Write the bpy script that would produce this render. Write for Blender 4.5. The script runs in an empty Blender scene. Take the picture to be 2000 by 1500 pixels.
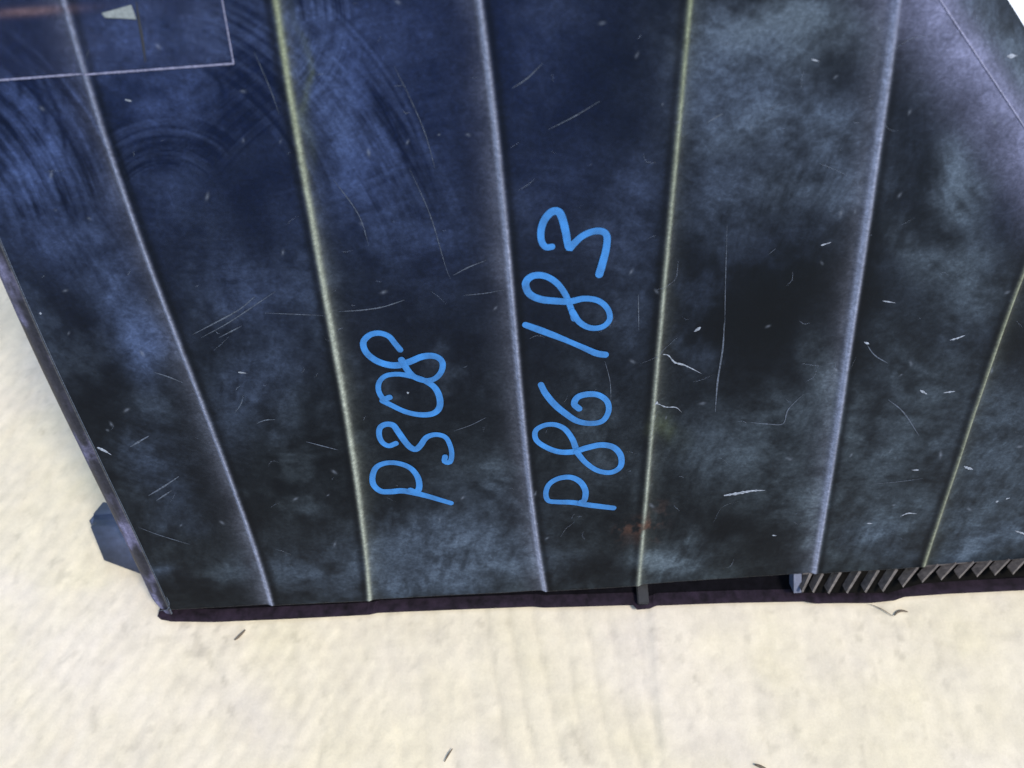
import bpy, math, random
import numpy as np
from mathutils import Vector, Matrix

random.seed(7)
rng = np.random.default_rng(7)
SC = bpy.context.scene
COL = SC.collection
F = 1556.0                      # focal length in pixels of the 2000 x 1500 photograph

# ------------------------------------------------------------------ camera
def nrm(v):
    v = np.array(v, float)
    return v / np.linalg.norm(v)

PITCH, ROLL = math.radians(60), math.radians(0.7)
up_c = np.array([-math.sin(ROLL) * math.cos(PITCH), math.cos(ROLL) * math.cos(PITCH), math.sin(PITCH)])
xw_c = nrm(np.array([1, 0, 0]) - up_c[0] * up_c)      # world axes seen from the camera
yw_c = np.cross(up_c, xw_c)
C2W = np.array([xw_c, yw_c, up_c])                      # camera -> world rotation

D_c = nrm((184, -2650, -F))                             # down the panel
R_c = nrm(np.cross(D_c, np.cross((math.cos(math.radians(3.97)), math.sin(math.radians(3.97)), 0), D_c)))
N_c = np.cross(R_c, -D_c)
Q_c = np.array([0, 0, -0.45])                           # panel plane passes 45 cm in front of the lens

def ray(px, py):
    return np.array([(px - 1000) / F, -(py - 750) / F, -1.0])

def hit_c(px, py, h=0.0):
    d = ray(px, py)
    return d * (np.dot(Q_c + h * N_c, N_c) / np.dot(d, N_c))

O_c = hit_c(1157, 1145)                                 # panel origin: middle of its lower edge
CORNER = hit_c(318, 1192)
CAM_Z = -np.dot(C2W[2], CORNER) + 0.010                 # lower left corner 9 mm over the ground
CAM = np.array([0, 0, CAM_Z])

def on_panel(px, py, h=0.0):
    """panel coordinates (across, up) of a point seen at px, py"""
    p = hit_c(px, py, h) - O_c
    return np.array([np.dot(p, R_c), -np.dot(p, D_c)])

def on_ground(px, py, z=0.0):
    d = C2W @ ray(px, py)
    t = (z - CAM_Z) / d[2]
    return CAM + d * t

cam_d = bpy.data.cameras.new('camera')
cam = bpy.data.objects.new('camera', cam_d)
COL.objects.link(cam)
SC.camera = cam
m4 = Matrix([[*C2W[0], CAM[0]], [*C2W[1], CAM[1]], [*C2W[2], CAM[2]], [0, 0, 0, 1]])
cam.matrix_world = m4
cam_d.sensor_width = 36
cam_d.lens = 36 * F / 2000
cam_d.clip_start = 0.01
cam_d.clip_end = 100
cam_d.dof.use_dof = True
cam_d.dof.focus_distance = 0.47
cam_d.dof.aperture_fstop = 6.0

# ------------------------------------------------------------------ light
SUN_EL, SUN_AZ = math.radians(58), math.radians(120)     # azimuth from +Y towards +X
w = bpy.data.worlds.new('World')
SC.world = w
w.use_nodes = True
nt = w.node_tree
bg = nt.nodes['Background']
sky = nt.nodes.new('ShaderNodeTexSky')
sky.sky_type = 'NISHITA'
sky.sun_disc = False
sky.sun_elevation = SUN_EL
sky.sun_rotation = SUN_AZ
sky.air_density = 1.3
sky.dust_density = 1.0
nt.links.new(sky.outputs[0], bg.inputs[0])
bg.inputs[1].default_value = 0.12
sd = bpy.data.lights.new('sun', 'SUN')
sd.energy = 1.5
sd.angle = math.radians(14)
sd.color = (1.0, 0.93, 0.82)
sun = bpy.data.objects.new('sun', sd)
COL.objects.link(sun)
sv = Vector((math.sin(SUN_AZ) * math.cos(SUN_EL), math.cos(SUN_AZ) * math.cos(SUN_EL), math.sin(SUN_EL)))
sun.rotation_euler = sv.to_track_quat('Z', 'Y').to_euler()
SC.view_settings.view_transform = 'Standard'
SC.view_settings.look = 'None'
SC.view_settings.exposure = 1.12
SC.view_settings.gamma = 1
SC.view_settings.use_curve_mapping = False

# ------------------------------------------------------------------ noise
def vnoise(x, y, seed=0):
    xi = np.floor(x).astype(np.int64); yi = np.floor(y).astype(np.int64)
    fx = x - xi; fy = y - yi
    fx = fx * fx * fx * (fx * (fx * 6 - 15) + 10); fy = fy * fy * fy * (fy * (fy * 6 - 15) + 10)
    def h(a, b):
        n = (a * 374761393 + b * 668265263 + seed * 1274126177) & 0xffffffff
        n = ((n ^ (n >> 13)) * 1274126177) & 0xffffffff
        n = (n ^ (n >> 16)) & 0xffff
        return n / 65535.0
    a = h(xi, yi); b = h(xi + 1, yi); c = h(xi, yi + 1); d = h(xi + 1, yi + 1)
    return (a * (1 - fx) + b * fx) * (1 - fy) + (c * (1 - fx) + d * fx) * fy

def fbm(x, y, oct=4, seed=0, gain=0.55):
    s = 0; a = 1; t = 0
    for i in range(oct):
        s = s + a * vnoise(x + 13.7 * i, y - 7.1 * i, seed + i)
        t += a; a *= gain; x = x * 2.03; y = y * 2.03
    return s / t

def sm(a, b, x):
    t = np.clip((x - a) / (b - a), 0, 1)
    return t * t * (3 - 2 * t)

# ------------------------------------------------------------------ helpers
def mesh_obj(name, verts, faces, mat=None, parent=None, smooth=True):
    me = bpy.data.meshes.new(name)
    me.from_pydata([tuple(map(float, v)) for v in verts], [], [tuple(map(int, f)) for f in faces])
    me.validate(); me.update()
    if smooth:
        me.polygons.foreach_set('use_smooth', [True] * len(me.polygons))
    if mat: me.materials.append(mat)
    o = bpy.data.objects.new(name, me)
    COL.objects.link(o)
    if parent: o.parent = parent
    return o

def tag(o, label=None, cat=None, group=None, kind=None):
    if label: o['label'] = label
    if cat: o['category'] = cat
    if group: o['group'] = group
    if kind: o['kind'] = kind
    return o

def grid_obj(name, P, mat, parent=None, col=None, flip=False):
    """P: rows x cols x 3 positions; one quad sheet, built with foreach_set"""
    r, c = P.shape[:2]
    me = bpy.data.meshes.new(name)
    n = r * c
    idx = np.arange(n).reshape(r, c)
    q = np.stack([idx[:-1, :-1], idx[:-1, 1:], idx[1:, 1:], idx[1:, :-1]], -1).reshape(-1, 4)
    if flip: q = q[:, ::-1]
    me.vertices.add(n); me.vertices.foreach_set('co', P.reshape(-1).astype(np.float32))
    me.loops.add(q.size); me.loops.foreach_set('vertex_index', q.reshape(-1).astype(np.int32))
    me.polygons.add(len(q))
    me.polygons.foreach_set('loop_start', np.arange(0, q.size, 4, dtype=np.int32))
    me.polygons.foreach_set('loop_total', np.full(len(q), 4, np.int32))
    me.update(calc_edges=True)
    me.polygons.foreach_set('use_smooth', np.ones(len(q), bool))
    if col is not None:
        a = me.color_attributes.new('grime_shade', 'FLOAT_COLOR', 'POINT')
        a.data.foreach_set('color', col.reshape(-1).astype(np.float32))
    me.materials.append(mat)
    o = bpy.data.objects.new(name, me)
    COL.objects.link(o)
    if parent: o.parent = parent
    return o

def catmull(pts, step):
    pts = [np.array(p, float) for p in pts]
    P = [2 * pts[0] - pts[1]] + pts + [2 * pts[-1] - pts[-2]]
    out = []
    for i in range(1, len(P) - 2):
        n = max(2, int(np.linalg.norm(P[i + 1] - P[i]) / step))
        for k in range(n):
            t = k / n
            a, b, c, d = P[i - 1], P[i], P[i + 1], P[i + 2]
            out.append(0.5 * ((2 * b) + (-a + c) * t + (2 * a - 5 * b + 4 * c - d) * t * t + (-a + 3 * b - 3 * c + d) * t ** 3))
    out.append(P[-2])
    return np.array(out)

# ------------------------------------------------------------------ materials
def new_mat(name):
    m = bpy.data.materials.new(name)
    m.use_nodes = True
    return m, m.node_tree, m.node_tree.nodes['Principled BSDF']

def N(nt, t, **k):
    n = nt.nodes.new(t)
    for a, b in k.items():
        if a in n.inputs.keys(): n.inputs[a].default_value = b
        else: setattr(n, a, b)
    return n

def math_n(nt, op, a, b=None):
    n = nt.nodes.new('ShaderNodeMath'); n.operation = op
    for i, s in enumerate((a, b)):
        if s is None: continue
        if isinstance(s, (int, float)): n.inputs[i].default_value = s
        else: nt.links.new(s, n.inputs[i])
    return n.outputs[0]

def plastic_mat():
    m, nt, b = new_mat('scuffed_black_plastic')
    L = nt.links.new
    at = N(nt, 'ShaderNodeAttribute', attribute_name='grime_shade')
    tc = N(nt, 'ShaderNodeTexCoord')
    n1 = N(nt, 'ShaderNodeTexNoise', Scale=420.0, Detail=5.0, Roughness=0.65)
    L(tc.outputs['Object'], n1.inputs['Vector'])
    # fine cross hatch of wipe marks, laid mostly across the panel
    mp = N(nt, 'ShaderNodeMapping'); mp.inputs['Scale'].default_value = (210, 330, 210); mp.inputs['Rotation'].default_value = (0, 0, 0.5)
    L(tc.outputs['Object'], mp.inputs['Vector'])
    n2 = N(nt, 'ShaderNodeTexNoise', Scale=1.0, Detail=4.0, Roughness=0.65, Distortion=1.6)
    L(mp.outputs[0], n2.inputs['Vector'])
    f = math_n(nt, 'MULTIPLY', n1.outputs['Fac'], n2.outputs['Fac'])
    f = math_n(nt, 'MULTIPLY', f, 4.6)
    f = math_n(nt, 'POWER', f, 1.25)
    f = math_n(nt, 'ADD', math_n(nt, 'MULTIPLY', f, 0.50), 0.46)
    mx = N(nt, 'ShaderNodeVectorMath', operation='SCALE')
    L(at.outputs['Color'], mx.inputs[0]); L(f, mx.inputs['Scale'])
    base = N(nt, 'ShaderNodeVectorMath', operation='ADD')
    base.inputs[1].default_value = (0.0008, 0.0014, 0.0030)
    L(mx.outputs[0], base.inputs[0])
    L(base.outputs[0], b.inputs['Base Color'])
    rr = math_n(nt, 'ADD', math_n(nt, 'MULTIPLY', at.outputs['Alpha'], 0.45), 0.30)
    L(rr, b.inputs['Roughness'])
    bp = N(nt, 'ShaderNodeBump', Strength=0.12, Distance=0.0004)
    L(f, bp.inputs['Height']); L(bp.outputs[0], b.inputs['Normal'])
    b.inputs['Specular IOR Level'].default_value = 0.10
    return m

def simple_mat(name, c, rough=0.6, nscale=200, namp=0.4, bump=0.2, spec=0.5):
    m, nt, b = new_mat(name)
    L = nt.links.new
    tc = N(nt, 'ShaderNodeTexCoord')
    n1 = N(nt, 'ShaderNodeTexNoise', Scale=float(nscale), Detail=6.0, Roughness=0.6)
    L(tc.outputs['Object'], n1.inputs['Vector'])
    cr = N(nt, 'ShaderNodeValToRGB')
    cr.color_ramp.elements[0].position = 0.3; cr.color_ramp.elements[1].position = 0.7
    cr.color_ramp.elements[0].color = (*[x * (1 - namp) for x in c], 1)
    cr.color_ramp.elements[1].color = (*[min(1, x * (1 + namp)) for x in c], 1)
    L(n1.outputs['Fac'], cr.inputs['Fac']); L(cr.outputs['Color'], b.inputs['Base Color'])
    bp = N(nt, 'ShaderNodeBump', Strength=bump, Distance=0.0005)
    L(n1.outputs['Fac'], bp.inputs['Height']); L(bp.outputs[0], b.inputs['Normal'])
    b.inputs['Roughness'].default_value = rough
    b.inputs['Specular IOR Level'].default_value = spec
    return m

M_PL = plastic_mat()
M_INK = simple_mat('blue_marker_ink', (0.014, 0.125, 0.345), 0.5, 110, 0.32, 0.1)
M_SIDE = simple_mat('side_plastic', (0.030, 0.033, 0.055), 0.42, 240, 0.6, 0.3)
M_LIP = simple_mat('dusty_purple_brown_plastic', (0.013, 0.008, 0.014), 0.85, 160, 0.7, 0.6, 0.15)
M_DARK = simple_mat('dark_plastic', (0.008, 0.008, 0.010), 0.6, 160, 0.5, 0.3)
M_FIN = simple_mat('dusty_fin_plastic', (0.085, 0.072, 0.066), 0.7, 300, 0.5, 0.4)
M_CLIP = simple_mat('blue_grey_plastic', (0.055, 0.070, 0.125), 0.45, 180, 0.3, 0.3)
M_CHIP = simple_mat('white_scuff', (0.20, 0.22, 0.26), 0.8, 900, 0.6, 0.4)
M_SCR = simple_mat('scratch_haze', (0.050, 0.062, 0.085), 0.8, 900, 0.7, 0.2)
M_PAPER = simple_mat('torn_paper', (0.17, 0.19, 0.19), 0.8, 700, 0.3, 0.5)
M_TWIG = simple_mat('dry_straw', (0.12, 0.09, 0.06), 0.8, 900, 0.4, 0.3)

def film_mat(name, c, alpha, rough=0.2):
    m, nt, b = new_mat(name)
    tc = N(nt, 'ShaderNodeTexCoord')
    n1 = N(nt, 'ShaderNodeTexNoise', Scale=90.0, Detail=4.0)
    nt.links.new(tc.outputs['Object'], n1.inputs['Vector'])
    nt.links.new(math_n(nt, 'MULTIPLY', n1.outputs['Fac'], alpha * 2), b.inputs['Alpha'])
    b.inputs['Base Color'].default_value = (*c, 1)
    b.inputs['Roughness'].default_value = rough
    return m
M_FILM = film_mat('clear_film', (0.10, 0.11, 0.2), 0.05)
M_FEDGE = simple_mat('film_edge', (0.16, 0.16, 0.24), 0.5, 900, 0.5, 0.2)

# ------------------------------------------------------------------ ground
def ground_mat():
    m, nt, b = new_mat('pale_cream_sheet')
    L = nt.links.new
    tc = N(nt, 'ShaderNodeTexCoord')
    n1 = N(nt, 'ShaderNodeTexNoise', Scale=14.0, Detail=5.0, Roughness=0.6)
    n2 = N(nt, 'ShaderNodeTexNoise', Scale=110.0, Detail=6.0, Roughness=0.7)
    n3 = N(nt, 'ShaderNodeTexNoise', Scale=700.0, Detail=3.0, Roughness=0.7)
    for n in (n1, n2, n3): L(tc.outputs['Object'], n.inputs['Vector'])
    cr = N(nt, 'ShaderNodeValToRGB')
    e = cr.color_ramp.elements
    e[0].position = 0.32; e[0].color = (0.585, 0.515, 0.405, 1)
    e[1].position = 0.68; e[1].color = (0.610, 0.535, 0.380, 1)
    L(n1.outputs['Fac'], cr.inputs['Fac'])
    f = math_n(nt, 'ADD', math_n(nt, 'MULTIPLY', n2.outputs['Fac'], 0.32), math_n(nt, 'MULTIPLY', n3.outputs['Fac'], 0.14))
    f = math_n(nt, 'ADD', f, 0.77)
    mx = N(nt, 'ShaderNodeVectorMath', operation='SCALE')
    L(cr.outputs['Color'], mx.inputs[0]); L(f, mx.inputs['Scale'])
    at = N(nt, 'ShaderNodeAttribute', attribute_name='grime_shade')
    mm = N(nt, 'ShaderNodeVectorMath', operation='MULTIPLY')
    L(mx.outputs[0], mm.inputs[0]); L(at.outputs['Color'], mm.inputs[1])
    L(mm.outputs[0], b.inputs['Base Color'])
    b.inputs['Roughness'].default_value = 0.9
    b.inputs['Specular IOR Level'].default_value = 0.15
    bp = N(nt, 'ShaderNodeBump', Strength=0.35, Distance=0.001)
    L(math_n(nt, 'ADD', n2.outputs['Fac'], math_n(nt, 'MULTIPLY', n3.outputs['Fac'], 0.3)), bp.inputs['Height'])
    L(bp.outputs[0], b.inputs['Normal'])
    return m

gx = np.arange(-0.95, 1.0, 0.0023); gy = np.arange(-0.15, 0.92, 0.0023)
# the crease, where the ribbed and the smooth halves of the sheet meet
cr0 = on_ground(1265, 1190)[:2]; cr1 = on_ground(1292, 1500)[:2]
GX, GY = np.meshgrid(gx, gy)
cdir = (cr0 - cr1) / np.linalg.norm(cr0 - cr1)
side = (GX - cr1[0]) * cdir[1] - (GY - cr1[1]) * cdir[0]      # + to the right of the crease
rb = GX + 0.16 * (GY - 0.2) + 0.006 * (fbm(GX * 14, GY * 14, 3, 5) - 0.5) * 2
rb2 = GX - 0.55 * (GY - 0.2)
left = 1 - sm(-0.004, 0.004, side)
ribs = np.sin(rb / 0.0165 * 2 * math.pi) * 0.5 + 0.5
ribs2 = np.sin(rb2 / 0.0125 * 2 * math.pi + 3 * fbm(GX * 25, GY * 25, 2, 9)) * 0.5 + 0.5
far_left = 1 - sm(-0.13, -0.02, GX)
hz = (fbm(GX * 28, GY * 28, 4, 11) - 0.5) * 0.0016
hz += (fbm(GX * 130, GY * 130, 3, 17) - 0.5) * 0.0011
hz += (0.35 + 0.65 * left) * (1 - far_left) * ribs ** 3 * -0.00045
hz += left * far_left * ribs2 ** 3 * -0.00034
hz += -0.0011 * np.exp(-(side / 0.0016) ** 2) + 0.0012 * sm(-0.003, 0.001, side) * np.exp(-np.clip(side, 0, 1) / 0.03)
hz -= hz.max() + 0.0
gcol = np.ones(GX.shape + (4,), np.float32)
stain = 1 - 0.06 * (1 - sm(0.38, 0.62, fbm(GX * 55, GY * 40, 4, 23))) - 0.10 * (0.25 + 0.75 * left) * (1 - 0.6 * far_left) * ribs ** 6 * sm(0.22, 0.6, fbm(GX * 30, GY * 12, 3, 29)) - 0.05 * left * far_left * ribs2 ** 6 * sm(0.4, 0.65, fbm(GX * 40, GY * 40, 2, 33)) - 0.03 * (np.sin(GY / 0.017 * 2 * math.pi + 2 * fbm(GX * 9, GY * 9, 2, 35)) * 0.5 + 0.5) ** 6 * sm(0.4, 0.6, fbm(GX * 15, GY * 40, 3, 37))
stain -= 0.16 * sm(0.80, 0.88, vnoise(GX * 150 + 60 * GY, GY * 110, 39)) * sm(0.5, 0.7, fbm(GX * 20, GY * 20, 2, 43))
stain -= 0.10 * (sm(0.74, 0.80, fbm(GX * 130, GY * 95, 3, 31)))
gcol[..., :3] = stain[..., None]
pk = sm(0.45, 0.65, fbm(GX * 9, GY * 9, 2, 41))
gcol[..., 2] *= 1 + 0.05 * pk
M_GR = ground_mat()
g = grid_obj('ground_sheet', np.stack([GX, GY, hz], -1), M_GR, col=gcol)
tag(g, kind='structure')
# pale concrete floor under the sheet
fl_mat = simple_mat('pale_concrete', (0.62, 0.62, 0.60), 0.9, 8, 0.1, 0.4)
fl = mesh_obj('floor', [(-6, -6, -0.009), (6, -6, -0.009), (6, 8, -0.009), (-6, 8, -0.009)], [(0, 1, 2, 3)], fl_mat)
tag(fl, kind='structure')
# bright white sheet glimpsed behind the far right corner
a = on_ground(1900, -60, 0.004); b_ = on_ground(2200, 260, 0.004)
M_WHITE = simple_mat('white_card', (0.9, 0.92, 0.95), 0.7, 30, 0.03, 0.1)
vs = []
for z in (0.0002, 0.004):
    vs += [(a[0] - 0.02, a[1] - 0.12, z), (b_[0] + 0.3, a[1] - 0.26, z), (b_[0] + 0.3, a[1] + 0.5, z), (a[0] - 0.1, a[1] + 0.5, z)]
ws = mesh_obj('white_card', vs, [(3, 2, 1, 0), (4, 5, 6, 7), (0, 1, 5, 4), (1, 2, 6, 5), (2, 3, 7, 6), (3, 0, 4, 7)], M_WHITE, smooth=False)
tag(ws, 'bright white card lying on the ground behind the far right corner of the black panel', 'card')

# ------------------------------------------------------------------ the black panel
root = bpy.data.objects.new('ribbed_plastic_panel', None)
COL.objects.link(root)
Rw, Dw, Nw, Ow = C2W @ R_c, C2W @ D_c, C2W @ N_c, CAM + C2W @ O_c
root.matrix_world = Matrix([[Rw[0], -Dw[0], Nw[0], Ow[0]], [Rw[1], -Dw[1], Nw[1], Ow[1]], [Rw[2], -Dw[2], Nw[2], Ow[2]], [0, 0, 0, 1]])
tag(root, 'scuffed black ribbed plastic panel with blue handwritten numbers, leaning over the cream sheet', 'plastic panel')
W2P = np.array(root.matrix_world.inverted())
def w2p(p):
    return (W2P @ np.array([*p, 1.0]))[:3]

def curve(pts, h=0.0, deg=3):
    P = np.array([on_panel(x, y, h) for x, y in pts])
    o = np.argsort(P[:, 1]); P = P[o]
    k = np.polyfit(P[:, 1], P[:, 0], min(deg, len(P) - 1))
    lo, hi = P[0, 1], P[-1, 1]
    dk = np.polyder(k)
    def f(v):
        v = np.asarray(v, float); vc = np.clip(v, lo, hi)
        return np.polyval(k, vc) + np.polyval(dk, vc) * (v - vc)
    return f
RIB = 0.0030
c_in = curve([(0, 470), (52, 585), (119, 736), (168, 848), (272, 1060), (328, 1184)])
c_out = curve([(0, 557), (94, 760), (171, 925), (248, 1080), (306, 1204)])
CL = [curve([(130, 0), (164, 157), (203, 266), (245, 378), (297, 532), (350, 662), (397, 790), (444, 925), (490, 1055), (530, 1180)], RIB),
      curve([(540, 0), (562, 180), (585, 330), (601, 410), (640, 590), (672, 760), (697, 1000), (722, 1170)], RIB),
      curve([(936, 0), (960, 150), (979, 350), (996, 525), (1005, 630), (1023, 817), (1049, 1050), (1065, 1150)], RIB),
      curve([(1348, 0), (1330, 200), (1316, 340), (1295, 590), (1280, 760), (1264, 940), (1248, 1132)], RIB),
      curve([(1760, 0), (1728, 192), (1706, 384), (1676, 600), (1652, 740), (1624, 920), (1596, 1116)], RIB),
      curve([(2060, 385), (2000, 532), (1976, 600), (1920, 760), (1872, 900), (1810, 1100)], RIB)]
c_right = curve([(2200, 1070), (2450, 300), (2550, -250)])
eb = np.array([on_panel(x, y) for x, y in [(320, 1191), (530, 1180), (722, 1170), (1065, 1151), (1248, 1140), (1560, 1120), (1810, 1104), (2000, 1090), (2200, 1072)]])
def v_bot(u): return np.interp(u, eb[:, 0], eb[:, 1])
V_TOP = on_panel(1000, -170)[1]
fo = [on_panel(1806, -35), on_panel(1833, 0), on_panel(1915, 120), on_panel(2000, 250)]
f0, f1 = fo[1], fo[3]
fdir = (f1 - f0) / np.linalg.norm(f1 - f0)
def fold_d(U, V):      # + beyond the fold
    return (U - f0[0]) * (-fdir[1]) + (V - f0[1]) * fdir[0]
FOLD_W = 0.0275

def height(U, V, D):
    """D: signed distance to each of the six rib lines"""
    fade = 0.45 + 0.55 * sm(0.0, 0.10, V)
    h = np.zeros_like(U)
    for i in range(0, 6, 2):
        up = sm(-0.0052, 0.0004, D[i]) ** 1.5
        dn = sm(-0.0052, 0.0004, -D[i + 1]) ** 1.5
        h = h + RIB * fade * np.minimum(up, dn)
        # worn bead right at the crest
        h = h + 0.0005 * (np.exp(-(D[i] / 0.0010) ** 2) + np.exp(-(D[i + 1] / 0.0010) ** 2))
    # large soft waviness of moulded sheet
    h = h + 0.0022 * (fbm(U * 7 + 3, V * 5, 2, 51) - 0.5) + 0.0005 * (fbm(U * 30, V * 26, 2, 57) - 0.5)
    fd = fold_d(U, V)
    s = np.sqrt(fd ** 2 + 0.0035 ** 2)
    h = h - 0.5 * (fd + s) * 0.60
    # gentle upturn towards the fold
    h = h - 0.0
    return h

# grime with painted highlights and shade ------------------------------------------------------------
def pix(U, V):
    """rough photograph coordinates of a panel point, used only to lay out the dirt and painted light"""
    P = O_c + U[..., None] * R_c - V[..., None] * D_c
    return 1000 + F * P[..., 0] / -P[..., 2], 750 - F * P[..., 1] / -P[..., 2]

SM = [  # smudges of dust: centre x, y, radius x, y, tilt deg, strength, blue 0..1
    (60, 260, 110, 130, 20, .50, .9), (250, 80, 120, 70, 0, .55, .9), (400, 60, 70, 60, 0, .40, .7),
    (340, 215, 90, 70, 15, .45, .9), (300, 390, 80, 60, 0, .25, .9), (215, 560, 50, 130, -25, .62, .7), (255, 680, 45, 60, -20, .45, .8),
    (110, 470, 60, 60, 0, .30, .9), (90, 340, 80, 60, 20, .30, .9),
    (620, 90, 75, 110, -10, .55, .8), (650, 200, 60, 80, -20, .50, .8), (720, 110, 40, 120, -15, .45, .95), (690, 330, 90, 60, -20, .50, .9),
    (800, 60, 90, 60, -20, .30, .95), (850, 250, 40, 160, -10, .22, .95), (740, 430, 120, 60, 0, .30, .9), (850, 500, 60, 60, 0, .22, 1.),
    (480, 560, 70, 60, 25, .30, .8), (500, 740, 70, 60, 0, .35, .6), (560, 680, 50, 70, 0, .2, .7), (460, 820, 60, 60, 0, .2, .6),
    (570, 1090, 90, 50, 0, .45, .3), (640, 1130, 60, 30, 0, .3, .3), (330, 1120, 40, 18, 0, .7, .4), (330, 960, 60, 60, 20, .28, .6), (310, 870, 60, 50, 20, .2, .6),
    (860, 1060, 160, 75, -5, .62, .35), (950, 1100, 110, 45, 0, .55, .25), (800, 1130, 90, 30, 0, .45, .3), (930, 900, 90, 60, -20, .18, .2),
    (1060, 40, 70, 60, 0, .3, .7), (1040, 160, 60, 60, 30, .3, .9), (1110, 330, 80, 60, -20, .22, .9), (1250, 330, 40, 60, 0, .35, .7), (1240, 470, 50, 80, 0, .40, .7),
    (1215, 600, 40, 90, 0, .30, .5), (1120, 1080, 60, 40, 0, .12, .2), (1180, 920, 60, 30, 0, .25, .2),
    (1520, 40, 160, 55, 0, .75, .1), (1420, 80, 90, 120, 0, .5, .3), (1600, 60, 90, 80, 0, .55, .1), (1500, 260, 110, 55, -15, .62, .2), (1620, 250, 80, 90, -30, .5, .3),
    (1450, 170, 120, 90, 0, .42, .35), (1560, 380, 130, 50, -10, .42, .2), (1400, 380, 60, 60, 0, .32, .4), (1640, 400, 50, 70, 0, .3, .3), (1380, 460, 60, 40, 0, .22, .4),
    (1630, 740, 26, 80, -12, .75, .05), (1590, 790, 90, 30, -10, .35, .1), (1480, 860, 150, 60, 0, .34, .1), (1350, 850, 60, 60, 0, .30, .2),
    (1500, 960, 90, 50, 0, .25, .1), (1590, 1040, 22, 70, -8, .75, .05), (1560, 1000, 50, 60, 0, .35, .1), (1330, 1095, 70, 28, -10, 1.1, .1), (1265, 1110, 20, 40, 0, 1.0, .05),
    (1368, 1045, 16, 26, 0, .7, .1), (1300, 1110, 60, 40, 0, .5, .1),
    (1870, 320, 42, 72, -15, .95, .15), (1885, 390, 36, 40, 0, .75, .15), (1790, 150, 40, 70, 0, .25, .2), (1830, 480, 110, 35, 8, .45, .1), (1900, 540, 60, 50, 20, .5, .1),
    (1760, 700, 70, 90, 0, .30, .1), (1830, 760, 90, 70, 0, .30, .1), (1720, 900, 60, 60, 0, .32, .15), (1770, 1000, 100, 40, -10, .55, .15), (1700, 1060, 60, 30, 0, .6, .25),
    (1930, 930, 70, 90, 0, .55, .2), (1960, 1050, 90, 40, 0, .85, .25), (1870, 1080, 60, 20, 0, .8, .25), (1980, 820, 60, 60, 0, .4, .2),
    (1930, 60, 70, 70, 0, .7, .1), (1985, 150, 40, 60, 0, .7, .1), (1900, 0, 60, 40, 0, .5, .3),
]
DARKS = [(1470, 620, 170, 110, 0, .85), (1560, 560, 110, 60, 0, .6), (1040, 620, 60, 200, -8, .45), (1400, 500, 60, 40, 0, .4),
         (540, 380, 90, 90, 0, .5), (930, 330, 50, 160, -8, .5), (1230, 110, 70, 130, 0, .6), (1100, 260, 90, 60, 0, .3), (1440, 1060, 80, 40, 0, .8), (1520, 1090, 60, 25, 0, .6),
         (460, 960, 120, 70, 10, .6), (200, 830, 60, 90, -25, .5), (150, 650, 40, 130, -25, .6), (380, 1150, 90, 30, 0, .6), (820, 700, 110, 120, 0, .4), (1150, 1110, 70, 40, 0, .6), (1700, 560, 40, 120, 0, .5),
         (620, 900, 80, 90, 0, .5), (1230, 230, 60, 60, 0, .4), (60, 90, 70, 30, 35, .5), (1660, 520, 40, 60, 0, .3)]

def gauss(X, Y, cx, cy, rx, ry, a):
    a = math.radians(a); ca, sa = math.cos(a), math.sin(a)
    dx, dy = X - cx, Y - cy
    p = (dx * ca + dy * sa) / rx; q = (-dx * sa + dy * ca) / ry
    return np.exp(-(p * p + q * q))

RAND_CH = [(rng.uniform(60, 2000), rng.uniform(0, 1100), rng.uniform(1.5, 4), rng.uniform(0, 180)) for _ in range(70)]

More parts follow.
